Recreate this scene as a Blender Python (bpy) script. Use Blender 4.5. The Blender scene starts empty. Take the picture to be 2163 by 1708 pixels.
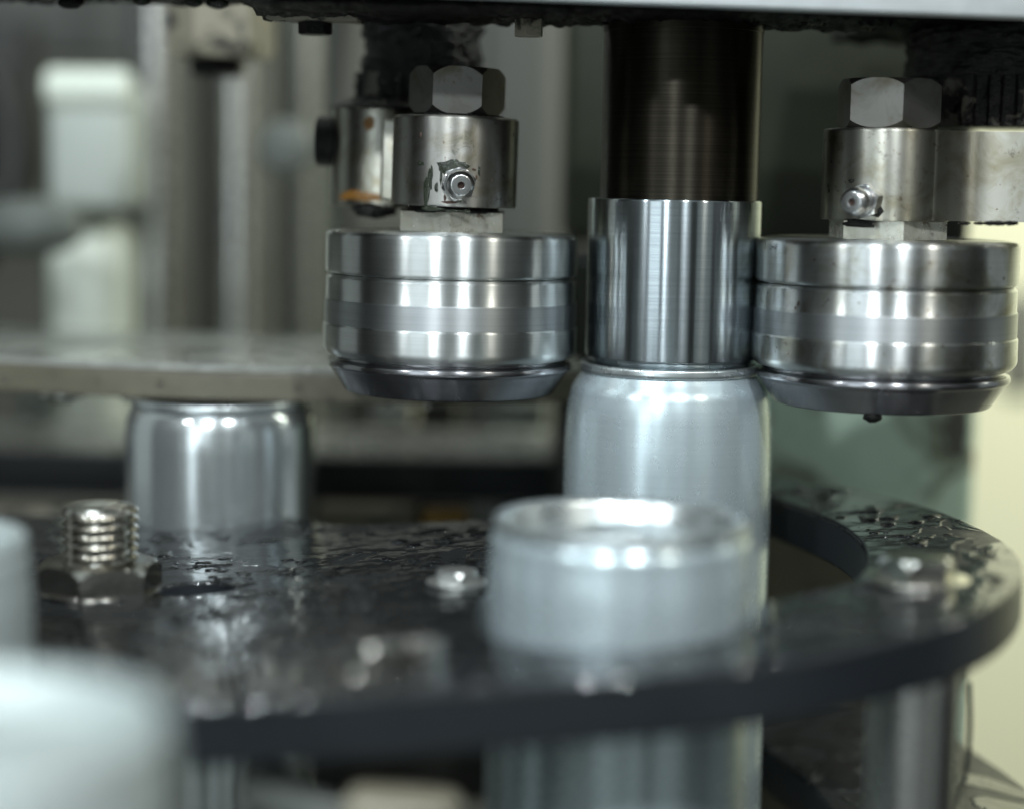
import bpy, bmesh, math, random
from mathutils import Vector, Matrix, noise
R = math.radians
random.seed(7)
S = 0.001                                    # everything below is written in millimetres
sc = bpy.context.scene
COL = sc.collection

# ------------------------------------------------------------------ camera
PITCH, ROLL, FPX = R(6.62), R(1.0), 4000.0
cam_d = bpy.data.cameras.new("camera")
cam_d.sensor_width = 36.0
cam_d.lens = 36.0 * FPX / 2163.0
cam_d.clip_start, cam_d.clip_end = 0.02, 60.0
cam_d.dof.use_dof = True
cam_d.dof.focus_distance = 0.574
cam_d.dof.aperture_fstop = 2.7
cam = bpy.data.objects.new("camera", cam_d)
COL.objects.link(cam)
cam.matrix_world = Matrix.Rotation(R(90) - PITCH, 4, 'X') @ Matrix.Rotation(ROLL, 4, 'Z')
sc.camera = cam

def at(px, py, Y):
    """point (mm) seen at column px, row py of the 2163 x 1708 view, Y mm in front of the camera"""
    dx, dy = px - 1081.5, py - 854.0
    ux = dx * math.cos(ROLL) + dy * math.sin(ROLL)
    uy = -dx * math.sin(ROLL) + dy * math.cos(ROLL)
    d = Vector((ux / FPX, math.cos(PITCH) - uy / FPX * math.sin(PITCH), -math.sin(PITCH) - uy / FPX * math.cos(PITCH)))
    return d * (Y / d.y)

# ------------------------------------------------------------------ light
w = bpy.data.worlds.new("World"); sc.world = w; w.use_nodes = True
bg = w.node_tree.nodes["Background"]
bg.inputs[0].default_value = (0.56, 0.64, 0.63, 1); bg.inputs[1].default_value = 0.43
sc.view_settings.view_transform = 'Standard'
sc.view_settings.look = 'None'
sc.view_settings.exposure = 0.0
sc.view_settings.gamma = 1.0

def area(name, loc, aim, sx, sy, power, col):
    d = bpy.data.lights.new(name, 'AREA'); d.shape = 'RECTANGLE'
    d.size, d.size_y, d.energy, d.color = sx * S, sy * S, power, col
    o = bpy.data.objects.new(name, d); COL.objects.link(o)
    o.location = Vector(loc) * S
    o.rotation_euler = (Vector(aim) - Vector(loc)).to_track_quat('-Z', 'Y').to_euler()
    return o
area("ceiling_panel_light", (-350, 60, 1000), (0, 600, -60), 500, 300, 2.5, (0.80, 0.93, 1.0))
area("work_lamp_left", (-265, -430, 620), (0, 600, -60), 36, 36, 6.0, (0.90, 0.97, 1.0))
area("work_lamp_middle", (183, -157, 620), (30, 600, -60), 34, 34, 4.6, (0.90, 0.97, 1.0))
area("work_lamp_far_left", (-520, 60, 420), (-20, 600, -60), 60, 60, 1.2, (0.90, 0.97, 1.0))
area("work_lamp_right", (420, 120, 420), (30, 600, -60), 34, 34, 0.8, (1.0, 0.97, 0.86))
area("front_fill_light", (-420, -350, 40), (0, 600, -100), 420, 500, 1.6, (0.84, 0.95, 1.0))  # added soft light, brightens and evens out the cans
area("back_fill_light", (-150, 1150, 900), (-150, 1350, -100), 900, 500, 1.5, (0.93, 1.0, 0.94))  # added lamp, out of view, lights the background machinery
area("wall_fill_light", (700, 900, 500), (650, 1700, -150), 600, 600, 16.0, (0.96, 1.0, 0.86))  # added lamp that brightens the cream wall

# ------------------------------------------------------------------ materials
def nt(name):
    m = bpy.data.materials.new(name); m.use_nodes = True
    t = m.node_tree
    return m, t, t.nodes["Principled BSDF"], t.nodes, t.links

def coords(N, L, sc_=(1000, 1000, 1000)):
    tc = N.new('ShaderNodeTexCoord'); mp = N.new('ShaderNodeMapping')
    mp.inputs['Scale'].default_value = sc_
    L.new(tc.outputs['Object'], mp.inputs['Vector'])
    return mp.outputs['Vector']

def noise_n(N, L, vec, scale, detail=4, rough=0.55, dist=0.0):
    n = N.new('ShaderNodeTexNoise')
    n.inputs['Scale'].default_value = scale; n.inputs['Detail'].default_value = detail
    n.inputs['Roughness'].default_value = rough; n.inputs['Distortion'].default_value = dist
    L.new(vec, n.inputs['Vector'])
    return n.outputs['Fac']

def ramp(N, L, fac, stops):
    r = N.new('ShaderNodeValToRGB'); e = r.color_ramp.elements
    while len(e) < len(stops): e.new(0.5)
    for k, (p, c) in enumerate(stops):
        e[k].position = p
        e[k].color = (c, c, c, 1) if not isinstance(c, tuple) else (*c, 1)
    L.new(fac, r.inputs[0])
    return r.outputs[0]

def mix(N, L, fac, a, b):
    m = N.new('ShaderNodeMix'); m.data_type = 'RGBA'
    if isinstance(fac, float): m.inputs['Factor'].default_value = fac
    else: L.new(fac, m.inputs['Factor'])
    for i, v in ((6, a), (7, b)):
        if isinstance(v, tuple): m.inputs[i].default_value = (*v, 1)
        else: L.new(v, m.inputs[i])
    return m.outputs[2]

def bump(N, L, h, strength, dist, prev=None):
    b = N.new('ShaderNodeBump'); b.inputs['Strength'].default_value = strength
    b.inputs['Distance'].default_value = dist * S
    L.new(h, b.inputs['Height'])
    if prev: L.new(prev, b.inputs['Normal'])
    return b.outputs[0]

def metal(name, base, rough, aniso=0.0, ring=0.0, grime=0.0, grime_col=(0.03, 0.022, 0.012), rust=0.0,
          scratch=0.0, arot=0.0, seed=0.0, grain=0.0, rvar=0.06, blotch=0.11):
    m, t, P, N, L = nt(name)
    P.inputs['Metallic'].default_value = 1.0
    v = coords(N, L)
    off = N.new('ShaderNodeVectorMath'); off.operation = 'ADD'; off.inputs[1].default_value = (seed, seed * 2, 0)
    L.new(v, off.inputs[0]); v = off.outputs[0]
    blot = noise_n(N, L, v, 0.09, 5, 0.6)
    c = mix(N, L, blot, tuple(x * (1 - blotch) for x in base), tuple(min(1, x * (1 + blotch * 0.7)) for x in base))
    if grime:
        g = noise_n(N, L, v, 0.16, 8, 0.68, 0.6)
        gm = ramp(N, L, g, [(0.62 - grime * 0.12, 0.0), (0.70 - grime * 0.10, 1.0)])
        cl = ramp(N, L, noise_n(N, L, v, 0.045, 2, 0.5), [(0.44, 0.0), (0.62, 1.0)])
        mg = N.new('ShaderNodeMath'); mg.operation = 'MULTIPLY'; L.new(gm, mg.inputs[0]); L.new(cl, mg.inputs[1]); gm = mg.outputs[0]
        st = ramp(N, L, noise_n(N, L, v, 0.075, 6, 0.62, 0.8), [(0.45, 0.0), (0.68, 0.75)])
        c = mix(N, L, st, c, (base[0] * 0.50, base[1] * 0.45, base[2] * 0.30))
        c = mix(N, L, gm, c, grime_col)
        fine = ramp(N, L, noise_n(N, L, v, 1.1, 4, 0.6), [(0.66, 0.0), (0.72, 0.8)])
    if rust:
        g = noise_n(N, L, v, 0.33, 6, 0.62, 0.3)
        gm = ramp(N, L, g, [(0.68 - rust * 0.1, 0.0), (0.74 - rust * 0.1, 0.85)])
        c = mix(N, L, gm, c, (0.10, 0.042, 0.014))
    L.new(c, P.inputs['Base Color'])
    rn = noise_n(N, L, v, 0.22, 4, 0.6)
    mr = N.new('ShaderNodeMapRange'); mr.inputs['To Min'].default_value = max(0.02, rough - rvar); mr.inputs['To Max'].default_value = rough + rvar
    L.new(rn, mr.inputs[0]); L.new(mr.outputs[0], P.inputs['Roughness'])
    nrm = None
    if ring:
        vr = coords(N, L, (4, 4, 1000))
        rl = ramp(N, L, noise_n(N, L, vr, 1.3, 5, 0.8), [(0.36, 1.0 - min(0.5, ring * 1.1)), (0.62, 1.0)])
        mm = N.new('ShaderNodeMix'); mm.data_type = 'RGBA'; mm.blend_type = 'MULTIPLY'; mm.inputs['Factor'].default_value = 1.0
        L.new(c, mm.inputs[6]); L.new(rl, mm.inputs[7]); L.new(mm.outputs[2], P.inputs['Base Color'])
    if ring:                                       # turned grooves: vary along the axis only
        vz = coords(N, L, (12, 12, 1000))
        nrm = bump(N, L, noise_n(N, L, vz, 1.1, 4, 0.75), ring, 0.05)
    if scratch:
        vs = coords(N, L, (300, 300, 2600))
        nrm = bump(N, L, noise_n(N, L, vs, 1.0, 4, 0.7), scratch, 0.03, nrm)
    if grain:
        nrm = bump(N, L, noise_n(N, L, v, 0.8, 5, 0.65), grain, 0.25, nrm)
    if nrm: L.new(nrm, P.inputs['Normal'])
    if aniso:
        P.inputs['Anisotropic'].default_value = aniso
        P.inputs['Anisotropic Rotation'].default_value = 0.25
        tg = N.new('ShaderNodeTangent'); tg.direction_type = 'RADIAL'; tg.axis = 'Z'
        L.new(tg.outputs[0], P.inputs['Tangent'])
    return m

def plain(name, base, rough, metallic=0.0, var=0.15, vscale=0.05, bmp=0.0, bscale=0.5, coat=0.0, spec=0.5, patch=None):
    m, t, P, N, L = nt(name)
    v = coords(N, L)
    n = noise_n(N, L, v, vscale, 5, 0.6)
    c = mix(N, L, n, tuple(x * (1 - var) for x in base), tuple(x * (1 + var) for x in base))
    if patch:
        pc, psc, lo = patch
        pm = ramp(N, L, noise_n(N, L, v, psc, 5, 0.6, 0.5), [(lo, 0.0), (lo + 0.08, 1.0)])
        c = mix(N, L, pm, c, pc)
    L.new(c, P.inputs['Base Color'])
    P.inputs['Roughness'].default_value = rough; P.inputs['Metallic'].default_value = metallic
    P.inputs['Coat Weight'].default_value = coat; P.inputs['Coat Roughness'].default_value = 0.04
    P.inputs['Specular IOR Level'].default_value = spec
    if bmp: L.new(bump(N, L, noise_n(N, L, v, bscale, 6, 0.65), bmp, 0.6), P.inputs['Normal'])
    return m

def wet_black(name, base=(0.012, 0.013, 0.0145), cover=0.38, scale=0.028):
    """black plastic, partly under a film of water: the film has its own edge, relief and gloss"""
    m, t, P, N, L = nt(name)
    v = coords(N, L, (1000, 1000, 1000))
    n = noise_n(N, L, v, scale, 3, 0.5, 1.2)
    film = ramp(N, L, n, [(cover, 0.0), (cover + 0.018, 1.0)])
    edge = ramp(N, L, n, [(cover - 0.012, 0.0), (cover + 0.004, 0.7), (cover + 0.05, 1.0)])
    grit = noise_n(N, L, v, 1.2, 6, 0.7)
    dirt = noise_n(N, L, v, 0.12, 6, 0.7)
    c = mix(N, L, dirt, tuple(x * 0.6 for x in base), tuple(x * 1.9 for x in base))
    L.new(c, P.inputs['Base Color'])
    mr = N.new('ShaderNodeMapRange'); mr.inputs['To Min'].default_value = 0.38; mr.inputs['To Max'].default_value = 0.02
    L.new(film, mr.inputs[0]); L.new(mr.outputs[0], P.inputs['Roughness'])
    ms = N.new('ShaderNodeMapRange'); ms.inputs['To Min'].default_value = 0.35; ms.inputs['To Max'].default_value = 0.75
    L.new(film, ms.inputs[0]); L.new(ms.outputs[0], P.inputs['Specular IOR Level'])
    inv = N.new('ShaderNodeMath'); inv.operation = 'SUBTRACT'; inv.inputs[0].default_value = 1.0; L.new(film, inv.inputs[1])
    g2 = N.new('ShaderNodeMath'); g2.operation = 'MULTIPLY'; L.new(inv.outputs[0], g2.inputs[0]); L.new(grit, g2.inputs[1])
    nr = bump(N, L, g2.outputs[0], 0.4, 0.10)
    nr = bump(N, L, edge, 0.7, 0.8, nr)
    swell = noise_n(N, L, v, 0.10, 2, 0.5)
    nr = bump(N, L, swell, 0.4, 1.6, nr)
    L.new(nr, P.inputs['Normal'])
    return m

def water_m():
    m, t, P, N, L = nt("water")
    P.inputs['Base Color'].default_value = (0.95, 0.98, 1, 1)
    P.inputs['Transmission Weight'].default_value = 1.0
    P.inputs['Roughness'].default_value = 0.0; P.inputs['IOR'].default_value = 1.5
    return m

M = {}
M['roller'] = metal("turned_steel", (0.64, 0.66, 0.65), 0.32, aniso=1.0, ring=0.10, scratch=0.12, rvar=0.05)
M['roller_band'] = metal("ground_steel_band", (0.46, 0.48, 0.49), 0.45, aniso=0.9, ring=0.12, rvar=0.04)
M['roller_lip'] = metal("dark_tool_steel", (0.38, 0.38, 0.40), 0.25, aniso=0.9, ring=0.15)
M['roller_spot'] = metal("turned_steel_spotted", (0.60, 0.62, 0.62), 0.31, aniso=0.97, ring=0.1, scratch=0.15, grime=0.02, rust=0.42, seed=31)
M['chuck'] = metal("polished_chuck_steel", (0.42, 0.465, 0.49), 0.2, aniso=1.0, ring=0.17, rvar=0.03)
M['shaft'] = metal("dark_oiled_shaft", (0.045, 0.04, 0.031), 0.45, aniso=0.95, ring=0.4, rvar=0.05)
M['can'] = metal("brushed_aluminium", (0.66, 0.765, 0.81), 0.27, aniso=0.6, ring=0.06, rvar=0.02, blotch=0.02)
M['can'].node_tree.nodes['Principled BSDF'].inputs['Metallic'].default_value = 0.6
M['nearcan'] = plain('frosted_aluminium', (0.55, 0.61, 0.605), 0.5, metallic=0.45, var=0.03)
M['can_bare'] = metal('bare_aluminium', (0.74, 0.79, 0.80), 0.2, aniso=0.6, ring=0.04, rvar=0.03, blotch=0.03)
M['can_bare'].node_tree.nodes['Principled BSDF'].inputs['Metallic'].default_value = 0.85
M['lid'] = metal("lid_aluminium", (0.66, 0.71, 0.72), 0.28, rvar=0.03)
M['lid'].node_tree.nodes['Principled BSDF'].inputs['Metallic'].default_value = 0.9
M['collar'] = metal("worn_steel", (0.36, 0.355, 0.335), 0.42, aniso=0.85, scratch=0.4, grime=0.5, grime_col=(0.025, 0.028, 0.014), rust=0.25, grain=0.03)
M['collar2'] = metal("stained_steel", (0.40, 0.395, 0.35), 0.40, aniso=0.85, scratch=0.35, grime=0.3, rust=0.35, seed=77, grain=0.03)
M['nut'] = metal("nut_steel", (0.17, 0.167, 0.155), 0.48, grime=0.05, scratch=0.35, grain=0.06, rust=0.15, seed=12)
M['neck'] = metal("stained_nut_steel", (0.52, 0.52, 0.46), 0.26, grime=0.5, grime_col=(0.05, 0.03, 0.015), rust=0.55, seed=3, grain=0.05)
M['nipple'] = metal("nipple_steel", (0.62, 0.62, 0.62), 0.25, rust=0.1)
M['stud'] = metal("bright_stainless", (0.60, 0.58, 0.53), 0.20, rvar=0.05)
M['dullbolt'] = metal('dull_bolt_steel', (0.52, 0.53, 0.51), 0.36)
M['dullbolt'].node_tree.nodes['Principled BSDF'].inputs['Metallic'].default_value = 0.85
M['neck'].node_tree.nodes['Principled BSDF'].inputs['Metallic'].default_value = 0.6
M['murk'] = plain('murky_brown', (0.11, 0.10, 0.06), 0.35, var=0.7, vscale=0.06)  # murk colour of the sheet added behind the right pocket
M['bore'] = plain("rusty_bore", (0.06, 0.03, 0.02), 0.6)
M['grease'] = plain("black_grease", (0.004, 0.004, 0.0035), 0.22, bmp=1.0, bscale=0.9, var=0.5, vscale=0.3, spec=0.22, patch=((0.035, 0.033, 0.024), 0.22, 0.64))
M['grease_worn'] = plain("worn_greasy_steel", (0.004, 0.004, 0.0035), 0.25, bmp=1.0, bscale=1.1, var=0.5, vscale=0.3, spec=0.35, patch=((0.11, 0.105, 0.085), 0.12, 0.52))
M['grease_worn2'] = plain("lumpy_grease", (0.004, 0.004, 0.0035), 0.14, bmp=1.0, bscale=1.3, var=0.5, vscale=0.3, spec=0.5, patch=((0.024, 0.024, 0.019), 0.3, 0.6))
M['grease_green'] = plain("dark_green_grease", (0.016, 0.022, 0.012), 0.12, var=0.6, vscale=0.8, bmp=0.5, bscale=1.5)
M['orange'] = plain("amber_grease", (0.22, 0.10, 0.015), 0.3, var=0.5, vscale=0.4, bmp=0.4, bscale=0.8)
M['top'] = metal("machined_edge_steel", (0.85, 0.89, 0.91), 0.5, rvar=0.05)
M['wet'] = wet_black("wet_black_plastic")
M['wet2'] = wet_black("wet_black_plastic_rear", cover=0.47, scale=0.03)
M['blackplastic'] = plain("black_plastic", (0.014, 0.017, 0.021), 0.35, var=0.3)
M['water'] = water_m()
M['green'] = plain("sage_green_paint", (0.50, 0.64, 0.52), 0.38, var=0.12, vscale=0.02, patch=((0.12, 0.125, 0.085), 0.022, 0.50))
M['olive'] = plain("shaded_dirty_green_paint", (0.02, 0.024, 0.014), 0.4, var=0.5, vscale=0.03)  # column green darkened for dirt and for shade put into the colour
M['grey'] = plain("grey_machine_paint", (0.088, 0.09, 0.083), 0.55, var=0.08, vscale=0.01)
M['greyd'] = plain("dark_machine_paint", (0.016, 0.016, 0.013), 0.55)
M['greyl'] = plain("light_machine_paint", (0.15, 0.165, 0.15), 0.45)
M['pale'] = plain("pale_guard_paint", (0.46, 0.50, 0.46), 0.4, var=0.06)
M['white'] = plain("white_paint", (0.80, 0.86, 0.76), 0.45, var=0.05)
M['cream'] = plain("cream_wall_paint", (0.66, 0.64, 0.47), 0.7, var=0.04, vscale=0.003)
M['wallg'] = plain("grey_wall_paint", (0.10, 0.10, 0.09), 0.8, var=0.1, vscale=0.004)
M['tan'] = plain("yellowed_acrylic_edge", (0.145, 0.135, 0.10), 0.35, var=0.4, vscale=0.1, bmp=0.3, bscale=0.3)
M['plate'] = metal("wet_rear_steel", (0.62, 0.63, 0.60), 0.38, rvar=0.14, grain=0.12)
M['ringtop'] = wet_black("wet_grey_ring", (0.22, 0.22, 0.21), cover=0.5, scale=0.05)
M['ringtop2'] = wet_black("wet_dull_steel", (0.26, 0.27, 0.25), cover=0.46, scale=0.022)
M['steel'] = metal("post_steel", (0.50, 0.50, 0.48), 0.28, aniso=0.5)
M['tannut'] = plain("dirty_pale_nut", (0.27, 0.25, 0.19), 0.4, var=0.3, vscale=0.1, patch=((0.01, 0.01, 0.008), 0.07, 0.55))
M['brass'] = plain("old_brass", (0.20, 0.12, 0.03), 0.35, metallic=0.8)
M['floor'] = plain("floor_paint", (0.10, 0.10, 0.09), 0.5)

# ------------------------------------------------------------------ builders
def finish(o, kind=None, label=None, cat=None, group=None):
    for k, v in (('kind', kind), ('label', label), ('category', cat), ('group', group)):
        if v: o[k] = v
    return o

def thing(name, loc, label, cat, group=None, rot=(0, 0, 0)):
    o = bpy.data.objects.new(name, None); COL.objects.link(o)
    o.empty_display_size = 0.01
    o.location = Vector(loc) * S; o.rotation_euler = rot
    return finish(o, label=label, cat=cat, group=group)

def mesh(name, verts, faces, mat, parent=None, loc=(0, 0, 0), rot=(0, 0, 0), smooth=True, ang=28):
    me = bpy.data.meshes.new(name)
    me.from_pydata([Vector(v) * S for v in verts], [], faces)
    bm = bmesh.new(); bm.from_mesh(me); bmesh.ops.recalc_face_normals(bm, faces=bm.faces); bm.to_mesh(me); bm.free()
    if smooth:
        me.shade_smooth(); me.set_sharp_from_angle(angle=R(ang))
    me.materials.append(mat)
    o = bpy.data.objects.new(name, me); COL.objects.link(o)
    o.parent = parent; o.location = Vector(loc) * S; o.rotation_euler = rot
    return o

def fillet(pts, seg=4):
    """profile points (r, z, fillet radius)"""
    out = []
    n = len(pts)
    for i, p in enumerate(pts):
        rad = p[2] if len(p) > 2 else 0
        if not rad or i in (0, n - 1): out.append((p[0], p[1])); continue
        a, b, c = Vector(pts[i - 1][:2]), Vector(p[:2]), Vector(pts[i + 1][:2])
        u, v = (a - b), (c - b)
        d = min(rad, u.length * 0.49, v.length * 0.49)
        s, e = b + u.normalized() * d, b + v.normalized() * d
        for k in range(seg + 1):
            t = k / seg
            q = s * (1 - t) ** 2 + b * 2 * t * (1 - t) + e * t * t
            out.append((q.x, q.y))
    return out

def lathe_data(prof, seg=128, f=None):
    V, F = [], []
    n = len(prof)
    for j in range(seg):
        a = 2 * math.pi * j / seg
        for i, (r, z) in enumerate(prof):
            if f: r, z = f(r, z, a)
            V.append((r * math.cos(a), r * math.sin(a), z))
    for j in range(seg):
        k = (j + 1) % seg
        for i in range(n - 1):
            F.append((j * n + i, k * n + i, k * n + i + 1, j * n + i + 1))
    if prof[0][0] > 1e-6: F.append(tuple(j * n for j in range(seg)))
    if prof[-1][0] > 1e-6: F.append(tuple(j * n + n - 1 for j in range(seg)))
    return V, F

def lathe(name, prof, mat, parent=None, loc=(0, 0, 0), rot=(0, 0, 0), seg=128, f=None, ang=28):
    V, F = lathe_data(fillet(prof), seg, f)
    return mesh(name, V, F, mat, parent, loc, rot, ang=ang)

def box(name, sx, sy, sz, mat, parent=None, loc=(0, 0, 0), rot=(0, 0, 0), bev=0.0, seg=3):
    bm = bmesh.new(); bmesh.ops.create_cube(bm, size=1)
    bmesh.ops.scale(bm, vec=(sx, sy, sz), verts=bm.verts)
    if bev: bmesh.ops.bevel(bm, geom=list(bm.edges), offset=bev, segments=seg, affect='EDGES', profile=0.5)
    V = [v.co.copy() for v in bm.verts]; F = [[v.index for v in f.verts] for f in bm.faces]
    bm.verts.index_update(); bm.free()
    return mesh(name, V, F, mat, parent, loc, rot, ang=40)

def hexnut(name, Rc, z0, z1, mat, parent, loc=(0, 0, 0), rotz=0.0, chamfer=True, rot=None, hole=0.0, curve=0.14, both=True):
    """hexagon prism whose flat ends are turned to a cone, so the corner edges are cut by arcs"""
    n = 10; V = []; F = []
    cols = []
    for s in range(6):
        a0, a1 = R(60 * s) + rotz, R(60 * (s + 1)) + rotz
        p0 = Vector((math.cos(a0), math.sin(a0))) * Rc; p1 = Vector((math.cos(a1), math.sin(a1))) * Rc
        for k in range(n):
            cols.append(p0.lerp(p1, k / n))
    m = len(cols); rin = Rc * 0.875
    zs = []
    for c in cols:
        over = max(0.0, c.length - rin) / (Rc - rin)
        d = over ** 1.2 * Rc * curve if chamfer else 0.0
        V += [(c.x, c.y, z1 - d), (c.x, c.y, z0 + (d if both else 0))]
    for i in range(m):
        j = (i + 1) % m
        F.append((2 * i, 2 * j, 2 * j + 1, 2 * i + 1))
    b = len(V)
    for c in cols:
        q = c.normalized() * min(c.length, rin) * 0.985
        V += [(q.x, q.y, z1 + (0.02 if chamfer else 0)), (q.x, q.y, z0 - (0.02 if chamfer and both else 0))]
    for i in range(m):
        j = (i + 1) % m
        F.append((2 * i, b + 2 * i, b + 2 * j, 2 * j)); F.append((2 * i + 1, 2 * j + 1, b + 2 * j + 1, b + 2 * i + 1))
    F.append(tuple(b + 2 * i for i in range(m))); F.append(tuple(b + 2 * i + 1 for i in range(m)))
    return mesh(name, V, F, mat, parent, loc, rot or (0, 0, 0), ang=20)

def fbm(p, s, o=5):
    return noise.fractal(Vector(p) * s, 0.9, 2.1, o)

def blob(name, r, mat, parent, loc, squash=(1, 1, 1), rough=0.35, ns=0.25, sub=4, seed=0):
    bm = bmesh.new(); bmesh.ops.create_icosphere(bm, subdivisions=sub, radius=1)
    for v in bm.verts:
        k = 1 + rough * fbm(v.co * 2.0 + Vector((seed, seed * 3, 0)), 1.0)
        v.co = Vector((v.co.x * squash[0], v.co.y * squash[1], v.co.z * squash[2])) * r * k
    V = [v.co.copy() for v in bm.verts]; F = [[v.index for v in f.verts] for f in bm.faces]; bm.free()
    return mesh(name, V, F, mat, parent, loc, ang=80)

def catmull(P, n=6):
    out = []
    m = len(P)
    for i in range(m):
        p0, p1, p2, p3 = (Vector(P[(i + k - 1) % m]) for k in range(4))
        for k in range(n):
            t = k / n
            out.append(0.5 * ((2 * p1) + (p2 - p0) * t + (2 * p0 - 5 * p1 + 4 * p2 - p3) * t * t + (3 * p1 - p0 - 3 * p2 + p3) * t ** 3))
    return out

def slab(name, outline, ztop, thick, mat, parent, bevel=1.2, side_mat=None):
    bm = bmesh.new()
    zf = ztop if callable(ztop) else (lambda x, y: ztop)
    vs = [bm.verts.new((p[0] * S, p[1] * S, zf(p[0], p[1]) * S)) for p in outline]
    f = bm.faces.new(vs); f.normal_update()
    if f.normal.z < 0: f.normal_flip()
    r = bmesh.ops.extrude_face_region(bm, geom=[f])
    nv = [g for g in r['geom'] if isinstance(g, bmesh.types.BMVert)]
    bmesh.ops.translate(bm, verts=nv, vec=(0, 0, -thick * S))
    bmesh.ops.recalc_face_normals(bm, faces=bm.faces)
    me = bpy.data.meshes.new(name)
    bm.to_mesh(me); bm.free()
    me.shade_smooth(); me.materials.append(mat)
    if side_mat:
        me.materials.append(side_mat)
        for p in me.polygons:
            if abs(p.normal.z) < 0.5: p.material_index = 1
    o = bpy.data.objects.new(name, me); COL.objects.link(o); o.parent = parent
    b = o.modifiers.new("bevel", 'BEVEL'); b.width = bevel * S; b.segments = 3; b.limit_method = 'ANGLE'; b.angle_limit = R(50)
    b.material = 0
    o.modifiers.new("wn", 'WEIGHTED_NORMAL').keep_sharp = False
    return o

def tube(name, pts, r, mat, parent=None, n=10):
    P = []
    for i in range(len(pts) - 1):
        p0 = Vector(pts[max(0, i - 1)]); p1 = Vector(pts[i]); p2 = Vector(pts[i + 1]); p3 = Vector(pts[min(len(pts) - 1, i + 2)])
        for k in range(8):
            s = k / 8
            P.append(0.5 * ((2 * p1) + (p2 - p0) * s + (2 * p0 - 5 * p1 + 4 * p2 - p3) * s * s + (3 * p1 - p0 - 3 * p2 + p3) * s ** 3))
    P.append(Vector(pts[-1]))
    V, F = [], []
    for i, q in enumerate(P):
        d = (P[min(i + 1, len(P) - 1)] - P[max(i - 1, 0)]).normalized()
        a = d.orthogonal().normalized() if i == 0 else (a - d * a.dot(d)).normalized()
        b = d.cross(a)
        for k in range(n):
            an = 2 * math.pi * k / n
            V.append(q + (a * math.cos(an) + b * math.sin(an)) * r)
    for i in range(len(P) - 1):
        for k in range(n):
            F.append((i * n + k, i * n + (k + 1) % n, (i + 1) * n + (k + 1) % n, (i + 1) * n + k))
    F.append(tuple(range(n))); F.append(tuple(len(V) - n + k for k in range(n)))
    return mesh(name, V, F, mat, parent, ang=60)

def zp(X, Y=0): return -108.0 + (X - 30.0) * 0.065      # the star wheel leans a little towards the left

# ------------------------------------------------------------------ the hall
o = box("wall", 3600, 40, 2400, M['wallg'], loc=(-900, 1900, 100)); finish(o, 'structure')
o = box("wall", 2200, 40, 2400, M['cream'], loc=(1430, 1750, 100)); finish(o, 'structure')
o = box("floor", 6000, 4000, 40, M['floor'], loc=(0, 900, -950)); finish(o, 'structure')

for x, y, sx_, sy_, lab in ((520, 330, 60, 380, "added dark block, out of view right of the seamer, darkening reflections"), (-300, -330, 70, 60, "added narrow dark block, unseen to the left behind the camera"),
                            (70, -420, 60, 60, "added narrow dark block, unseen right behind the camera"), (330, -200, 120, 60, "added wide dark block, unseen right behind the camera"), (-600, 330, 60, 480, "added dark block, out of view left of the seamer, darkening reflections")):
    o = box("reflection_blocker", sx_, sy_, 900, bpy.data.materials["dark_machine_paint"], loc=(x, y, -150), bev=6)  # unseen dark blocks added to put dark bands in the metal reflections
    finish(o, label=lab, cat="blocker")

# ------------------------------------------------------------------ background machinery (far, out of focus)
def bbox(name, x0, x1, y0, y1, Y, depth, mat, label, cat, bev=2.0, group=None):
    a, b = at(x0, (y0 + y1) / 2, Y), at(x1, (y0 + y1) / 2, Y)
    c, d = at((x0 + x1) / 2, y0, Y), at((x0 + x1) / 2, y1, Y)
    o = box(name, b.x - a.x, depth, c.z - d.z, mat, loc=((a.x + b.x) / 2, Y + depth / 2, (c.z + d.z) / 2), bev=bev)
    return finish(o, label=label, cat=cat, group=group)

bbox("machine_frame_post", 262, 392, -300, 1000, 960, 60, M['grey'], "grey frame post right of the white guard box", "post", 8)
bbox("machine_frame_post", 432, 560, -300, 1000, 1000, 60, M['grey'], "grey frame post right of the dark vertical gap", "post", 8)
bbox("machine_frame_post", 568, 706, -300, 1000, 1120, 60, M['greyl'], "pale grey frame post behind the round grey knob", "post", 8)
bbox("machine_frame_post", 1006, 1180, -300, 1000, 1050, 60, M['grey'], "grey frame post seen right of the left steel arm", "post", 8)
bbox("dark_gap_strip", 388, 436, -300, 1000, 1080, 40, M['greyd'], "dark vertical strip painted as the shaded gap between two grey frame posts", "gap", 4)  # dark strip stands in for the shaded gap between the posts
bbox("rear_cabinet", -500, 60, 40, 400, 1150, 30, M['greyd'], "dark olive panel at the far left edge", "panel", 4)
bbox("rear_cabinet", -600, 280, -300, 120, 1250, 30, M['grey'], "grey panel above the white guard box", "panel", 4)
bbox("rear_cabinet", 560, 1200, 500, 1000, 1300, 30, M['greyd'], "dark panel low behind the left seaming roller", "panel", 4)
for x, Y, r, lab in ((330, 930, 9, "upright tube added as a bright blur between the white guard box and the dark gap"), (500, 930, 8, "upright tube added as a bright blur left of the round grey knob"), (640, 1080, 7, "thin upright tube added as a bright blur behind the round grey knob")):
    q = at(x, 400, Y)
    o = lathe("highlight_tube", [(r, -400), (r, 300)], M['steel'], None, loc=(q.x, Y, 0), seg=48)  # tubes added to give bright metallic streaks along the posts
    finish(o, label=lab, cat="tube")
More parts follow.
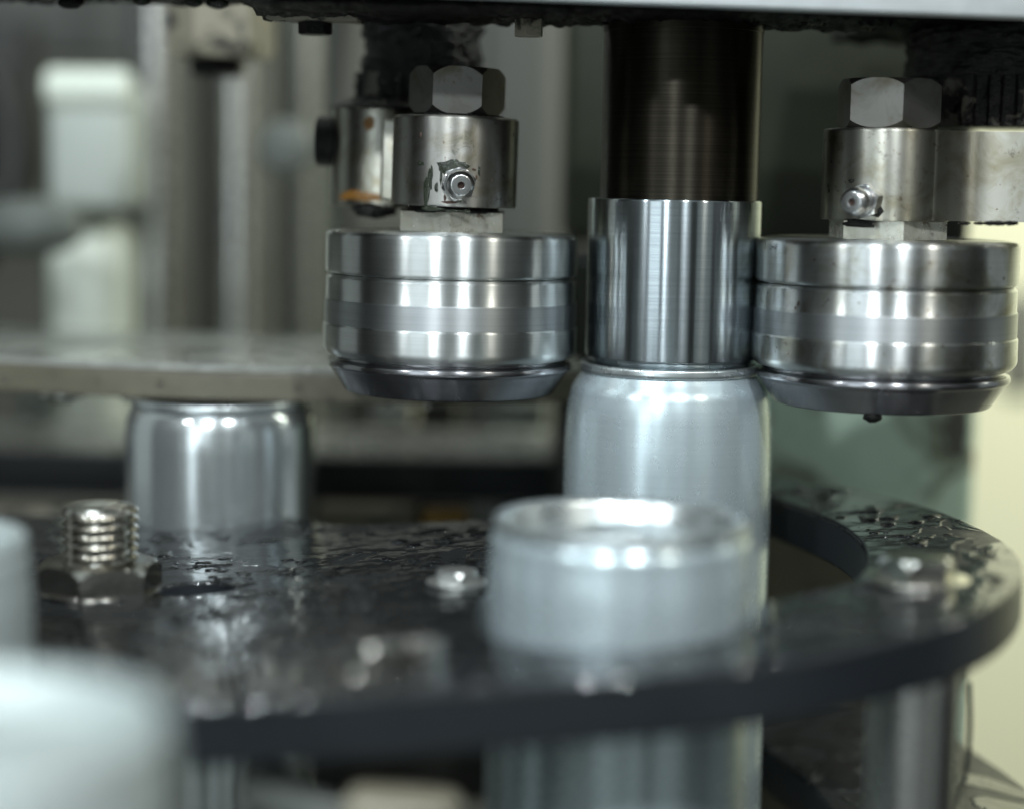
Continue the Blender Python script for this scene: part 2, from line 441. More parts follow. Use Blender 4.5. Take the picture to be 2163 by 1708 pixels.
for pts_, r, lab in (([at(-30, 120, 900), at(30, 260, 890), at(20, 420, 880), at(-40, 560, 880)], 6, "dark curved hose at the far left edge"),
                     ([at(730, -40, 900), at(712, 180, 905), at(735, 420, 900), at(720, 700, 900)], 4, "dark hose hanging behind the left steel hub")):
    o = tube("hose", [tuple(p) for p in pts_], r, M['greyd']); finish(o, label=lab, cat="hose")
# white guard box; its round top is painted whiter as if lit
a, b = at(90, 170, 870), at(268, 170, 870)
t = thing("guard_box", (0, 0, 0), "white guard box with a bright rounded top, left background", "guard")
zb = at(180, 445, 870).z
box("box_body", b.x - a.x, 60, a.z - zb, M['pale'], t, loc=((a.x + b.x) / 2, 905, (a.z + zb) / 2), bev=6)
lathe("lit_top_rail", [(0, 0), (9, 0, 3), (9, b.x - a.x, 3), (0, b.x - a.x)], M['white'], t, loc=(a.x, 878, a.z - 3), rot=(0, R(90), 0), seg=32)
bbox("white_cover", 92, 266, 462, 960, 900, 50, M['white'], "bright white cover below the white guard box", "cover", 14)
c = at(60, 480, 840)
o = blob("elbow_fitting", 21, M['greyl'], None, (c.x, 840, c.z), (1.2, 0.8, 0.62), 0.05, seed=2); finish(o, label="pale grey rounded fitting at the left edge above the steel disc", cat="fitting")
c = at(606, 315, 860)
t = thing("round_knob", (c.x, 860, c.z), "grey round knob between frame posts, left of the steel arm", "knob")
lathe("knob_head", [(0, -8), (12, -8, 4), (13, 8, 5), (6, 11, 2), (0, 11)], M['greyl'], t, rot=(R(90), 0, 0), seg=48)
lathe("knob_stem", [(5, -60), (5, 8)], M['greyd'], t, rot=(R(90), 0, 0), seg=24)

# painted column behind the chuck
t = thing("machine_column", (96, 790, -400), "sage green painted column stained with oil behind the seaming chuck", "column")
a, b = at(1176, 700, 745).x, at(2068, 900, 745).x
mid = at(1560, 900, 745).x
z0, z1 = at(1600, 520, 745).z, 260
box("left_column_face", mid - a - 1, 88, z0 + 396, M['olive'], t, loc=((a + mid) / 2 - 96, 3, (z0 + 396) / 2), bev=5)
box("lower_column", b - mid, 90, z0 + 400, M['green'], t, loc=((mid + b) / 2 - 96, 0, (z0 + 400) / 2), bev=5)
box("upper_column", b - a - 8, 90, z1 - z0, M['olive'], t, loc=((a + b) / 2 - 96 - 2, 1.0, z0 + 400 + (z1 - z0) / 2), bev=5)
o = blob("oil_stain", 8, plain("brown_stain", (0.10, 0.10, 0.085), 0.6), t, (0, 0, 0), (0.55, 0.04, 1.5), 0.3, seed=5); c = at(2022, 900, 745); o.location = Vector((c.x - 96, -46, c.z + 400)) * S
c = at(2150, 730, 1250)
o = box("soft_bar", 22, 20, 70, M['grey'], loc=(c.x + 4, 1260, c.z), bev=6); finish(o, label="short grey upright blurred against the cream wall at the right edge", cat="bar")

# rear steel disc with yellowed rim
t = thing("rear_disc", (0, 0, 0), "wide wet steel disc with yellowed rim behind the left roller", "disc")
arc = [(-75 + 300 * math.sin(R(a)), 945 - 300 * math.cos(R(a))) for a in range(-72, 22, 2)]
arc2 = [(-75 + 290 * math.sin(R(a)), 945 - 170 * math.cos(R(a))) for a in range(18, -74, -4)]
slab("disc_top", arc + arc2, -63.4, 2.2, M['ringtop2'], t, 0.5)
arcb = [(-75 + 300.6 * math.sin(R(a)), 945 - 300.6 * math.cos(R(a))) for a in range(-72, 22, 2)]
slab("disc_rim", arcb + [(x, y - 1.0) for x, y in arc2], -65.65, 9.8, M['tan'], t, 0.9)
# rear black ring below it
out = [(-420 + 0 * k, 0) for k in range(0)]
t = thing("rear_star_wheel", (0, 0, 0), "thick black guide ring crossing behind the cans under the steel disc", "guide ring")
ring = [(-420, 800), (-260, 792), (-120, 786), (0, 788), (90, 800), (140, 815), (140, 868), (-420, 868)]
slab("ring_body", catmull(ring, 8), -114, 20, M['ringtop'], t, 1.5, M['blackplastic'])
for px, py, r, m in ((930, 905, 10, 'greyd'), (1105, 905, 13, 'greyl'), (830, 905, 11, 'steel'), (90, 905, 10, 'greyl'), (560, 900, 14, 'steel')):
    c = at(px, py + 30, 850)
    o = hexnut("clamp_nut", r, 0, 12, M[m], t, loc=(c.x, 850, -108.5), rotz=0.3)
# pieces seen in the low gap behind the star wheel
bbox("brass_bush", 890, 985, 1078, 1150, 735, 14, M['brass'], "old brass bush in the dark gap under the black ring", "bush", 2)
bbox("lower_backing", 1600, 1880, 1108, 1900, 728, 16, M['murk'], "dark sheet added to darken the view through the right pocket of the star wheel", "backing", 3)  # sheet added behind the pocket so the opening comes out dark
bbox("lower_bracket", 668, 880, 1072, 1160, 760, 20, M['tannut'], "dirty pale bracket in the gap right of the rear can", "bracket", 2)
bbox("lower_bracket", 985, 1060, 1078, 1160, 760, 20, M['greyl'], "grey bracket in the gap behind the front can rim", "bracket", 2)
bbox("lower_backing", 600, 1700, 1068, 1700, 790, 60, M['greyd'], "black box filling the space below the guide ring", "backing", 4)  # plain dark box closing the space under the ring
bbox("pale_guard", 1050, 1150, 880, 950, 900, 10, M['white'], "small pale guard seen under the steel disc, left of the clamped can", "guard", 2)
bbox("lower_rail", -300, 300, 1074, 1100, 740, 20, M['tannut'], "brown rail under the black guide ring at the left", "rail", 2)

# ------------------------------------------------------------------ cans
def can(cx, cy, ztop, neck_r, label, height=168, sh=15.0, body=33.3, mat='can'):
    t = thing("beverage_can", (cx, cy, ztop - height), label, "can", "aluminium cans going through the seamer")
    H = height
    pr = [(0, 6), (22, 7, 3), (25, 0.3, 1.5), (28, 0.3, 2), (body, 9, 6), (body, H - sh - 6, 5), (body - 0.6, H - sh, 4),
          (neck_r + 0.6, H - 5.0, 4), (neck_r - 0.6, H - 3.4)]
    if neck_r < 30: pr = pr[:4] + [(body, 9, 6), (body, H - 26, 6), (body - 0.7, H - 14, 5), (body - 2.0, H - 8.0, 2.5), (neck_r + 0.6, H - 5.2, 1.5), (neck_r - 0.6, H - 3.4)]
    V, F = lathe_data(fillet(pr, 6), 128); F = F[:-1]
    mesh("can_body", V, F, M[mat], t)
    rr = neck_r
    lid = [(0, H - 4.6), (rr - 16, H - 4.6, 0.3), (rr - 15.4, H - 5.2, 0.3), (rr - 8, H - 5.2, 0.6), (rr - 7, H - 6.8, 0.6), (rr - 5, H - 6.8, 0.6), (rr - 3.0, H - 1.2, 1), (rr - 1.4, H - 0.1, 0.8), (rr, H - 0.3, 0.9), (rr + 0.25, H - 2.4, 0.6), (rr - 0.3, H - 3.3, 0.4), (rr - 1.4, H - 3.0)]
    V, F = lathe_data(fillet(lid, 5), 128); F = F[:-1]
    ld = mesh("can_lid", V, F, M['nearcan' if mat == 'nearcan' else 'lid'], t)
    return t, ld, H

t1, ld, H = can(50.2, 603, at(1412, 764, 603).z, 28.6, "tall aluminium can clamped under the chuck between the two rollers", sh=10)
p = at(1312, 1088, 471)
t2, ld2, H = can(p.x, 471, p.z, 32.0, "lidded can nearest the middle, standing in front of the clamped can", sh=9)
# pull tab on the open lid
tb = []
lathe("pull_tab", [(3.2, 0), (7.6, 0, 0.4), (7.6, 1.1, 0.4), (3.2, 1.1)], M['lid'], ld2, loc=(0, 2, H - 4.8), seg=40, f=lambda r, z, a: (r * (1 + 0.45 * abs(math.sin(a)) * (1 if math.sin(a) > 0 else 0.3)), z))
lathe("tab_rivet", [(0, 1.4), (2.4, 1.4, 0.5), (2.6, 0)], M['lid'], ld2, loc=(0, -1, H - 4.8), seg=24)
p = at(467, 862, 660)
can(p.x, 660, p.z + 4.5, 31.2, "can in the pocket under the steel disc, behind the threaded stud", sh=8, mat='can_bare')
can(-147, 440, p.z - 5, 32.0, "blurred can at the left edge behind the nearest can", sh=9, mat="nearcan")
can(-87, 295, p.z - 6.0, 32.0, "nearest and most blurred can, filling the lower left corner", sh=9, mat="nearcan")

# ------------------------------------------------------------------ star wheel
fx, fy = at(1312, 1088, 471).x, 471
pock = lambda cx, cy, r, a0, a1, n: [(cx + r * math.cos(R(a0 + (a1 - a0) * k / n)), cy + r * math.sin(R(a0 + (a1 - a0) * k / n))) for k in range(n + 1)]
bx = at(467, 862, 660).x
outer = [(-260, 400), (-200, 396), (-181, 408)] + pock(-146, 440, 36, 190, 0, 8) + [(-106, 425), (-99, 410), (-69, 405), (-8, 407), (54, 416), (102, 443), (130, 480), (144, 531), (138, 595), (118, 648), (96, 684), (88, 676),
         (88, 645), (96, 615), (103, 580), (103, 540), (92, 500), (66, 480)] + pock(fx, fy, 35.5, -5, -175, 8) + \
        [(-7, 500), (4, 540), (10, 590), (4, 618), (-30, 622), (-58, 624)] + pock(bx, 660, 36, -30, -150, 6) + [(bx - 40, 664), (-260, 668)]
t = thing("star_wheel", (0, 0, 0), "black wet plastic star wheel with pockets holding the cans", "star wheel")
sw = slab("wheel_plate", catmull(outer, 4), zp, 14.5, M['wet'], t, 1.3, M['blackplastic'])
# threaded stud with nut
c = at(212, 1300, 535)
sx, sy, sz = c.x, 535, zp(c.x)
Vt, Ft = [], []
def stud(parent, cx, cy, z0, z1, r, pitch):
    def f(rr, z, a):
        if rr < r * 0.9: return rr, z
        zz = (z - z0) / pitch - a / (2 * math.pi)
        k = abs((zz % 1.0) - 0.5) * 2
        return r - 1.8 * k * (1 if z < z1 - 1.5 else 0.4), z
    n = int((z1 - z0) / pitch * 10)
    prof = [(r, z0 + (z1 - 1.2 - z0) * k / n) for k in range(n + 1)] + [(r * 0.88, z1), (r * 0.4, z1 + 0.9), (0, z1 + 1.0)]
    V, F = lathe_data(prof, 72, f)
    return mesh("threaded_stud", V, F, M['stud'], parent, (cx, cy, 0), ang=38)
st = stud(t, sx, sy, sz, at(212, 1066, 535).z, 11.2, 2.75)
hexnut("stud_nut", 18.0, sz + 0.4, sz + 8.4, M['stud'], st, rotz=0.42, curve=0.13, both=False)
lathe("washer", [(0, sz), (17.5, sz, 0.3), (17.5, sz + 0.5, 0.3), (0, sz + 0.5)], M['stud'], st, seg=64)
def small_bolt(px, py, Y, r, h, m='stud', washer=False, rz=0.2):
    c = at(px, py, Y)
    b = hexnut("bolt_head", r, zp(c.x) - 0.2, zp(c.x) + h, M[m], t, loc=(c.x, Y, 0), rotz=rz, curve=0.25, both=False)
    if washer: lathe("washer", [(0, zp(c.x)), (r * 1.35, zp(c.x), 0.3), (r * 1.35, zp(c.x) + 1.0, 0.4), (0, zp(c.x) + 1.0)], M[m], b, seg=48)
    return b
small_bolt(964, 1266, 520, 6.3, 3.9, m="dullbolt", rz=0.70, washer=True)
small_bolt(1935, 1235, 497, 10.5, 6.5, washer=True, rz=0.1)
small_bolt(795, 1385, 430, 6.5, 6.5, rz=0.4)
small_bolt(890, 1382, 432, 5.0, 6.0, rz=0.05)
small_bolt(757, 1450, 415, 3.6, 3.6, rz=0.4)
# dark slot beside the stud: a drilled recess
def cut(o, cx, cy, rx, ry, z0, z1):
    V, F = lathe_data([(1, z0), (1, z1)], 40)
    V = [(cx + v[0] * rx, cy + v[1] * ry, v[2]) for v in V]
    c = mesh("cutter", V, F, M['blackplastic'])
    md = o.modifiers.new("cut", 'BOOLEAN'); md.operation = 'DIFFERENCE'; md.object = c; md.solver = 'EXACT'
    o.modifiers.move(len(o.modifiers) - 1, 0)
    dg = bpy.context.evaluated_depsgraph_get()
    me = bpy.data.meshes.new_from_object(o.evaluated_get(dg))
    o.modifiers.clear(); o.data = me
    bpy.data.objects.remove(c, do_unlink=True)
c = at(405, 1282, 530)
cut(sw, c.x, 530, 13, 10, -121, -90)

# ------------------------------------------------------------------ lower star wheel, post, guide bar
t = thing("lower_star_wheel", (0, 0, 0), "second wet black star wheel lower down at the right", "star wheel")
low = [(70, 480), (120, 470), (160, 520), (172, 590), (150, 680), (100, 720), (88, 660), (100, 600), (98, 545)]
slab("wheel_plate", catmull(low, 6), -193, 16, M['wet2'], t, 2.0, M['blackplastic'])
c = at(1938, 1500, 455)
t = thing("steel_post", (c.x, 458, -420), "brushed steel post holding up the star wheel at the lower right", "post")
zt = zp(c.x) - 14.6 + 420
lathe("post_body", [(0, 0), (11.2, 0, 1), (11.2, zt - 6, 0.5), (11.2, zt, 0.5), (0, zt)], M['steel'], t, seg=64)
lathe("post_foot", [(0, 0), (17, 0, 1), (17, 12, 1), (0, 12)], M['steel'], t, seg=64)
# cable hanging by the post
o = tube("thin_cable", [tuple(at(2046, 1440, 500)), tuple(at(2048, 1540, 500)), tuple(at(2036, 1640, 500)), tuple(at(2000, 1760, 500))], 0.7, M['blackplastic'])
finish(o, label="thin dark cable hanging beside the steel post", cat="cable")
a, b = at(520, 1640, 420), at(930, 1820, 420)
d = b - a
o = box("guide_bar", d.length, 12, 10, M['greyl'], loc=tuple((a + b) / 2), rot=(0, math.atan2(-d.z, d.x), 0), bev=3)
finish(o, label="blurred pale bar slanting down below the star wheel rim", cat="guide bar")
a, b = at(640, 1660, 520), at(980, 1780, 520)
o = box("infeed_rail", 26, 20, 9, M['tannut'], loc=tuple(at(850, 1715, 410)), rot=(0, R(6), 0), bev=3)
finish(o, label="beige rail end in the gap beneath the star wheel", cat="rail")

# ------------------------------------------------------------------ seaming chuck
YC = 603
cx = at(1423, 590, YC).x
zc0, zc1, zs1 = at(1423, 752, YC).z, at(1423, 421, YC).z, at(1423, 57, YC).z
t = thing("seaming_chuck", (cx, YC, zc0), "polished spinning chuck on a dark oiled shaft pressing the can lid", "chuck")
hh = zc1 - zc0
lathe("chuck_head", [(0, -3), (25.6, -3, 0.5), (26.4, -0.4), (27.6, 0, 0.4), (27.6, hh, 0.7), (0, hh)], M['chuck'], t, seg=192)
lathe("chuck_shaft", [(24.9, hh - 0.2), (24.9, zs1 - zc0 - 2, 0.6), (25.2, zs1 - zc0 - 2, 0.2), (25.2, zs1 - zc0 + 14)], M['shaft'], t, loc=(1.0, 0, 0), seg=192)

# ------------------------------------------------------------------ seaming rollers
def roller(px, Y, dz, main, lip, label, hexrot, neckm, tilt):
    ax = at(px, 640, Y).x
    k = Y / 603.0
    z = lambda y: at(px, y, 603).z - at(px, 500, 603).z
    base = at(px, 825, Y).z if dz is None else dz
    t = thing("seaming_roller", (ax, Y, base), label, "roller", "seaming rollers on either side of the chuck", rot=tilt)
    # z measured up from the underside
    zt = 51.0
    lathe("roller_cap", [(0, zt), (36.6, zt - 0.25, 0.5), (40.0, zt - 0.6, 2.6), (40.0, 37.7, 0.9), (38.6, 37.2), (0, 37.2)], main, t, seg=192)
    body = lathe("roller_body", [(0, 37.0), (38.6, 37.0), (39.75, 36.0, 0.25), (39.75, 29.7), (40.0, 29.2), (40.0, 21.9), (40.5, 21.2, 0.2), (40.55, 13.6, 1.4), (39.0, 11.9, 0.6), (36.8, 11.2, 0.4), (0, 11.2)], main, t, seg=192)
    lathe("polished_band", [(39.7, 29.75), (40.12, 29.0, 0.1), (40.12, 21.8), (39.9, 21.7)], M['roller_band'], body, seg=192)
    lathe("roller_lip", [(0, 11.3), (36.4, 11.3), (36.6, 10.4, 0.5), (38.7, 9.9, 0.5), (39.0, 8.2, 0.7), (37.8, 7.3, 0.2), (33.0, 0, 0.9), (0, 0)], lip, t, seg=192)
    hexnut("roller_hex", 18.4, zt - 0.3, zt + 6.0, neckm, t, rotz=hexrot, chamfer=False)
    lathe("roller_neck", [(16.4, zt + 5.7), (16.4, zt + 6.5), (14.6, zt + 6.6), (14.6, zt + 9.0)], M['grease'], t, seg=64)  # spacer coloured black to paint in the shadow line above the hex
    return t, ax, base
tilt = R(-0.6)
tl, lx, lz = roller(951, 603, None, M['roller'], M['roller_lip'], "clean spinning steel roller left of the chuck", R(90), M['neck'], (0, R(0.35), 0))
rz = at(1868, 851, 585).z
tr, rx, rz = roller(1868, 585, rz, M['roller_spot'], M['roller_lip'], "rust-spotted steel roller right of the chuck", R(-90 + 4), M['neck'], (0, 0, 0))

blob("hanging_drop", 2.2, M['grease'], tr, (-8.0, -30.0, -0.8), (1.3, 1.0, 0.8), 0.15, sub=3, seed=4)

def nipple(parent, loc, direction, sc_=1.0):
    d = Vector(direction).normalized()
    rot = d.to_track_quat('Z', 'Y').to_euler()
    h = hexnut("grease_nipple", 4.9 * sc_, -1.0, 3.2 * sc_, M['nipple'], parent, loc=loc, rot=tuple(rot), rotz=0.3, curve=0.12)
    lathe("nipple_tip", [(4.2, 3.1), (3.6, 3.8, 0.3), (3.4, 6.0, 0.4), (4.3, 7.0, 0.5), (4.3, 9.4, 0.6), (3.1, 10.8, 0.3), (1.1, 10.9, 0.1), (0.9, 9.8), (0, 9.8)], M['nipple'], h, seg=40)
    lathe("nipple_bore", [(0, 9.85), (1.05, 9.85)], M['bore'], h, seg=20)
    return h

def spots(name, mat, parent, axis_r, specs, kind=None):
    """grease smears wrapped on a vertical cylinder: (azimuth deg from the front, z, width, height, seed)"""
    V, F = [], []
    for (az, zc, ww, hh, sd) in specs:
        n, m = 14, 14
        b = len(V)
        for i in range(m + 1):
            for j in range(n):
                th = 2 * math.pi * j / n; q = i / m
                k = 1 + 0.55 * fbm((math.cos(th) * 1.3 + sd, math.sin(th) * 1.3, sd * 2.0), 1.0, 4)
                du = ww * 0.5 * q * math.cos(th) * k; dv = hh * 0.5 * q * math.sin(th) * k
                a = R(az) + du / axis_r
                lift = 0.05 + 0.45 * (1 - q * q) * (0.6 + 0.6 * fbm((du, dv, sd), 0.8, 3))
                if q == 1: lift = -0.15
                r = axis_r + max(-0.15, lift)
                V.append((r * math.sin(a), -r * math.cos(a), zc + dv))
        for i in range(m):
            for j in range(n):
                j2 = (j + 1) % n
                F.append((b + i * n + j, b + i * n + j2, b + (i + 1) * n + j2, b + (i + 1) * n + j))
    return mesh(name, V, F, mat, parent, ang=80)

# ------------------------------------------------------------------ left arm
zb = at(958, 436, 603).z; ztp = at(962, 248, 603).z; ch = ztp - zb
alx = at(959, 340, 603).x
ta = thing("roller_carrier", (alx, 603, zb), "steel arm over the left roller with dark green grease round its nipple", "arm", "seaming arms", rot=(0, R(1.2), 0))
lathe("arm_boss", [(0, 0), (19.6, 0, 0.5), (19.8, 1.0), (19.8, ch - 0.6, 0.5), (19.0, ch, 0.3), (0, ch)], M['collar'], ta, seg=128)
lathe("washer_ring", [(0, ch), (15.0, ch), (15.0, ch + 0.7), (0, ch + 0.7)], M['grease'], ta, seg=64)
hexnut("arm_nut", 15.1, ch + 0.6, ch + 15.2, M['nut'], ta, rotz=R(60 + 2), curve=0.17)
nz = at(975, 385, 590).z - zb
nipple(ta, (1.8, -19.2, nz - 0.3), (0.12, -1, -0.06), 1.12)
spots("grease_smear", M['grease_green'], ta, 19.75, [(-4, nz + 4.4, 6.5, 5.0, 1.3), (3.5, nz + 5.0, 7.5, 2.6, 4.1), (-20, nz + 1.5, 1.8, 8.5, 2.2), (-23, nz - 3.0, 2.2, 9.5, 3.3), (-17, nz - 8.3, 8, 1.6, 5.5), (-30, nz + 5.2, 3.4, 1.2, 6.1), (-10, nz + 1.5, 0.9, 5.5, 7.1), (14, nz - 8.8, 3, 1.0, 8.8), (-14, nz - 2, 1.3, 3.0, 9.9), (2, nz - 8.8, 6, 0.9, 11.2), (24, nz + 3.6, 1.0, 3.5, 12.1)])
spots("rust_fleck", M['bore'], ta, 19.72, [(-31, nz + 14.0, 0.9, 2.0, 1.9), (19, nz + 4.0, 1.6, 0.8, 2.9), (22, nz + 1.6, 0.7, 1.6, 3.9), (38, nz + 1.0, 0.8, 0.8, 4.9), (-1, nz - 6.2, 5.0, 0.9, 5.9), (-6, nz - 5.0, 1.0, 2.2, 6.9)])
# hub behind
hx = at(812, 340, 640).x - alx; hz0 = at(800, 440, 640).z - zb; hz1 = at(800, 236, 640).z - zb
lathe("arm_hub", [(0, hz0), (17.8, hz0, 0.6), (17.8, hz1, 0.6), (0, hz1)], M['collar2'], ta, loc=(hx, 37, 0), seg=96)
box("arm_web", 26, 22, ch - 2, M['collar2'], ta, loc=(hx * 0.45, 20, ch / 2), bev=1)
sm = spots("amber_smear", M['orange'], ta, 17.9, [(-30, hz0 + 3.6, 11, 3.4, 2.0), (-12, hz0 + 3.0, 9, 3.0, 4.0), (-14, hz1 - 5.0, 3.6, 4.6, 6.0), (-44, hz0 + 2.6, 6, 1.6, 7.0)])
sm.location = Vector((hx, 37, 0)) * S
blob("hanging_grease", 4.6, M['grease'], ta, (hx - 2.0, 22, hz0 - 0.8), (1.5, 1.0, 0.6), 0.3, seed=9)
kx = at(690, 305, 640)
lathe("side_knob", [(0, -4), (8.2, -4, 1), (8.2, 3.6, 1.2), (0, 3.6)], M['grease'], ta, loc=(kx.x - alx, 37, kx.z - zb), rot=(0, R(90), 0), seg=32)

# ------------------------------------------------------------------ right arm
zb2 = at(1868, 466, 585).z; zt2 = at(1868, 274, 585).z; ch2 = zt2 - zb2
arx = at(1872, 370, 585).x
tb_ = thing("roller_carrier", (arx, 585, zb2), "steel arm over the right roller reaching out of the frame", "arm", "seaming arms")
lathe("arm_boss", [(0, 0), (19.3, 0, 0.5), (19.5, 1.0), (19.5, ch2 - 0.6, 0.5), (18.9, ch2, 0.3), (0, ch2)], M['collar2'], tb_, seg=128)
arm = catmull([(4, -13.5), (10, -16.2), (17, -13.0), (26, -10.8), (44, -13.6), (66, -20), (90, -24), (90, 20), (40, 20), (4, 16)], 5)
bmv = [(p.x, p.y, 0.35) for p in arm] + [(p.x, p.y, ch2 - 0.35) for p in arm]
n = len(arm)
mesh("arm_bar", bmv, [tuple(range(n)), tuple(range(n, 2 * n))] + [(i, (i + 1) % n, n + (i + 1) % n, n + i) for i in range(n)], M['collar2'], tb_, ang=35)
hexnut("arm_nut", 16.0, ch2 + 0.3, ch2 + 15.0, M['nut'], tb_, rotz=R(-90 + 4), curve=0.13)
nz2 = at(1790, 425, 575).z - zb2
nipple(tb_, (-9.0, -17.2, nz2 + 0.2), (-0.55, -0.83, -0.04), 1.1)
spots("grease_smear", M['grease'], tb_, 19.45, [(-26, nz2 - 0.5, 10, 10, 3.7), (-33, nz2 - 6.5, 12, 2.5, 5.1), (-42, nz2 + 6, 2, 1.2, 7.3)])
def drip_edge(px0, px1, py, Y, n, mat, parent, off):
    for k in range(n):
        px = px0 + (px1 - px0) * (k + random.random() * 0.7) / n
        c = at(px, py, Y) - off
        blob("grease_drip", 0.9 + random.random() * 0.9, mat, parent, c, (1.8, 1.0, 0.55), 0.3, sub=3, seed=k)
drip_edge(2030, 2160, 472, 560, 5, M['grease'], tb_, Vector((arx, 585, zb2)))

# ------------------------------------------------------------------ crusted shafts
def crust(name, r, z0, z1, mat, parent, loc, amp=2.0, seed=0.0, teeth=0, prof=None, res=(150, 90)):
    nz_, ns = res[1], res[0]
    V, F = [], []
    for i in range(nz_ + 1):
        z = z0 + (z1 - z0) * i / nz_
        rr = prof(i / nz_) if prof else r
        for j in range(ns):
            a = 2 * math.pi * j / ns
            p = (math.cos(a) * rr, math.sin(a) * rr, z)
            d = amp * (0.7 * fbm((p[0] + seed, p[1], p[2]), 0.16, 6) + 0.5 * max(0, fbm((p[0], p[1] + seed, p[2]), 0.45, 4)))
            if teeth: d += 1.3 * max(-0.7, min(1, 2.5 * math.sin(a * teeth)))
            q = rr + d
            V.append((math.cos(a) * q, math.sin(a) * q, z))
    for i in range(nz_):
        for j in range(ns):
            k = (j + 1) % ns
            F.append((i * ns + j, i * ns + k, (i + 1) * ns + k, (i + 1) * ns + j))
    F.append(tuple(range(ns))); F.append(tuple(len(V) - ns + k for k in range(ns)))
    return mesh(name, V, F, mat, parent, loc, ang=180)
zA, zB = at(890, 232, 645).z, at(890, 15, 645).z
t = thing("pivot_shaft", (at(893, 120, 645).x, 645, zA), "black pivot shaft caked in grease behind the left hexagon nut", "shaft", "greasy pivot shafts")
hA = zB - zA
crust("shaft_body", 19, hA * 0.22, hA + 6, M['grease_worn2'], t, (0, 0, 0), 3.2, 3.0)
crust("shaft_collar", 20, 0, hA * 0.34, M['grease_worn'], t, (-2.0, 0, 0), 1.6, 9.0, teeth=20, prof=lambda q: 19.5 + 9.0 * max(0, 1 - q * 3.2) , res=(160, 60))
zA, zB = at(2080, 266, 622).z, at(2080, 20, 622).z
t = thing("pivot_shaft", (at(2115, 120, 622).x, 622, zA), "black toothed pivot shaft caked in grease at the right edge", "shaft", "greasy pivot shafts")
hA = zB - zA
crust("shaft_body", 30, hA * 0.40, hA + 8, M['grease_worn2'], t, (0, 0, 0), 2.4, 23.0)
crust("toothed_collar", 29.0, -1, hA * 0.43, M['grease_worn'], t, (2, 0, 0), 0.8, 29.0, teeth=22, res=(416, 40))

# ------------------------------------------------------------------ upper turret plate
t = thing("turret_plate", (0, 0, 0), "bright steel plate edge across the top with black greasy underside", "plate")
pz = at(1600, 22, 545).z
box("plate_edge", 320, 6, 30, M['top'], t, loc=(88, 548, pz + 15), rot=(0, R(1.15), 0), bev=1.0)
def crust_slab(name, x0, x1, y0, y1, z, thick, amp, parent, seed=0.0, step=1.1):
    nx, ny = int((x1 - x0) / step), int((y1 - y0) / step)
    V, F = [], []
    for i in range(nx + 1):
        for j in range(ny + 1):
            x, y = x0 + (x1 - x0) * i / nx, y0 + (y1 - y0) * j / ny
            e = 1.0 if 0 < j < ny else 0.4
            V.append((x, y, z - e * amp * (0.8 + fbm((x + seed, y, 0), 0.14, 6) + 0.6 * max(0, fbm((x, y + seed, 9), 0.5, 3)))))
    b = len(V)
    V += [(x0, y0, z + thick), (x1, y0, z + thick), (x1, y1, z + thick), (x0, y1, z + thick)]
    g = lambda i, j: i * (ny + 1) + j
    for i in range(nx):
        for j in range(ny): F.append((g(i, j), g(i + 1, j), g(i + 1, j + 1), g(i, j + 1)))
    F.append((b, b + 1, b + 2, b + 3))
    F.append(tuple([g(i, 0) for i in range(nx + 1)] + [b + 1, b]))
    F.append(tuple([g(i, ny) for i in range(nx, -1, -1)] + [b + 3, b + 2]))
    F.append(tuple([g(0, j) for j in range(ny + 1)] + [b + 3, b])); F.append(tuple([g(nx, j) for j in range(ny + 1)] + [b + 1, b + 2]))
    return mesh(name, V, F, M['grease'], parent, ang=180)
crust_slab("greasy_underside", at(560, 30, 600).x, at(1850, 30, 600).x, 551.5, 608, pz + 1.2, 28, 1.5, t, 3)
crust_slab("greasy_underside", -240, at(566, 30, 600).x, 553, 640, at(300, 2, 640).z, 28, 1.2, t, 8)
crust_slab("greasy_underside", at(1846, 30, 600).x, 240, 551.5, 680, pz + 3.0, 28, 1.5, t, 5)
def hung_bolt(name, px0, px1, py0, py1, Y, m, hexa=True, rz=0.2, extra=6):
    a, b = at(px0, (py0 + py1) / 2, Y), at(px1, (py0 + py1) / 2, Y)
    z0, z1 = at((px0 + px1) / 2, py1, Y).z, at((px0 + px1) / 2, py0, Y).z
    return hexnut(name, (b.x - a.x) / 2 * 1.04, z0, z1 + extra, M[m], t, loc=((a.x + b.x) / 2, Y, 0), rotz=rz, both=True, curve=0.1)
hung_bolt("bolt_head", 632, 700, 36, 74, 600, 'grease', rz=0.1)
hung_bolt("bolt_head", 1086, 1148, 42, 78, 585, 'tannut', rz=0.4)
b = hung_bolt("large_nut", 356, 576, 30, 124, 730, 'tannut', rz=0.18, extra=25)
b2 = hung_bolt("bolt_tip", 402, 516, 120, 162, 730, 'grease', rz=0.5, extra=0)
a1, a2 = at(560, 20, 590), at(756, 36, 590)
box("pale_strip", a2.x - a1.x, 12, 4.0, M['tannut'], t, loc=((a1.x + a2.x) / 2, 596, (a1.z + a2.z) / 2), rot=(0, R(0.6), 0), bev=0.6)
for k, (px, py, r) in enumerate(((150, 6, 3.0), (460, 8, 2.6), (408, 6, 2.2), (555, 8, 2.0), (1745, 60, 2.2), (300, 4, 2.0), (645, 44, 1.0))):
    c = at(px, py, 610)
    o = blob("hanging_drop", r, M['grease'] if k in (0, 4) else M['grease_green'], t, (c.x, 610, c.z), (1.4, 1.0, 0.7), 0.12, sub=3, seed=k)

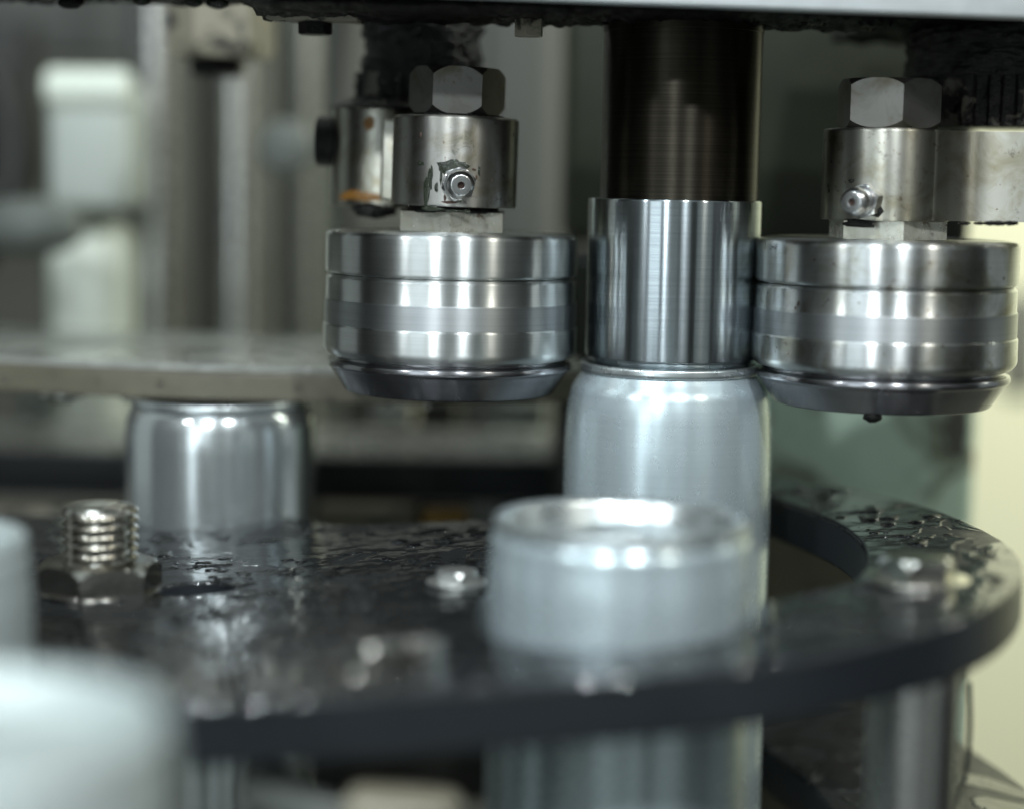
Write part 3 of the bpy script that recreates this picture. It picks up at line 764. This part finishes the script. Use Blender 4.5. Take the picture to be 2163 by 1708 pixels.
# ------------------------------------------------------------------ water drops
def drops(name, pts, mat, label, cat, squash=0.32):
    V, F = [], []
    for (x, y, z, r, ex) in pts:
        b = len(V); n, m = 10, 4
        V.append((x, y, z + r * squash))
        for i in range(1, m + 1):
            a = math.pi / 2 * i / m
            for j in range(n):
                th = 2 * math.pi * j / n
                V.append((x + ex * r * math.sin(a) * math.cos(th), y + r * math.sin(a) * math.sin(th), z + r * squash * math.cos(a) - (0.06 if i == m else 0)))
        for j in range(n): F.append((b, b + 1 + j, b + 1 + (j + 1) % n))
        for i in range(m - 1):
            for j in range(n):
                p, q = b + 1 + i * n + j, b + 1 + i * n + (j + 1) % n
                F.append((p, q, q + n, p + n))
    o = mesh(name, V, F, mat, None, ang=180)
    return finish(o, 'stuff', label, cat)

def inside(p, poly):
    x, y = p; c = False
    for i in range(len(poly)):
        (x1, y1), (x2, y2) = poly[i][:2], poly[i - 1][:2]
        if (y1 > y) != (y2 > y) and x < (x2 - x1) * (y - y1) / (y2 - y1) + x1: c = not c
    return c
poly = [(p.x, p.y) for p in catmull(outer, 4)]
pts = []
while len(pts) < 1700:
    x, y = random.uniform(-170, 155), random.uniform(384, 700)
    if not inside((x, y), poly) or math.hypot(x - sx, y - sy) < 18: continue
    if fbm((x, y, 4), 0.05, 3) < random.uniform(-0.15, 0.45): continue
    r = 0.3 + 2.4 * random.random() ** 3.2
    if not (inside((x + 2 * r, y), poly) and inside((x - 2 * r, y), poly) and inside((x, y - 2 * r), poly) and inside((x, y + 2 * r), poly)): continue
    pts.append((x, y, zp(x), r, random.uniform(0.9, 1.6)))
drops("water_drops", pts, M['water'], "scattered water droplets on the black star wheel", "water")
# drops clinging to the rim of the rear disc
bm_pts = []
V, F = [], []
for k, (px, py, r) in enumerate(((340, 812, 1.1), (634, 820, 1.1), (752, 836, 1.2), (620, 815, 0.7), (1040, 845, 0.8), (130, 838, 3.0), (95, 836, 2.0), (160, 836, 1.6), (480, 842, 1.5), (205, 806, 0.8), (430, 822, 0.7), (560, 812, 0.6), (820, 852, 1.0), (900, 858, 1.4), (10, 800, 1.0), (270, 842, 1.6), (700, 846, 1.2))):
    X = at(px, py, 645).x
    Yd = 945 - math.sqrt(300 ** 2 - (X + 75) ** 2)
    c = at(px, py, Yd)
    bm = bmesh.new(); bmesh.ops.create_icosphere(bm, subdivisions=3, radius=r)
    b = len(V)
    for v in bm.verts: V.append((v.co.x * (1.8 if r > 1.4 else 1) + c.x, v.co.y * 0.7 + Yd - 0.2 + (1.5 if r > 1.4 else 0), v.co.z * (0.7 if r > 1.4 else 1) + c.z))
    for f in bm.faces: F.append([b + v.index for v in f.verts])
    bm.free()
o = mesh("rim_water_drops", V, F, M['water'], ang=180)
finish(o, 'stuff', "water drops clinging to the yellowed rim of the steel disc", "water")
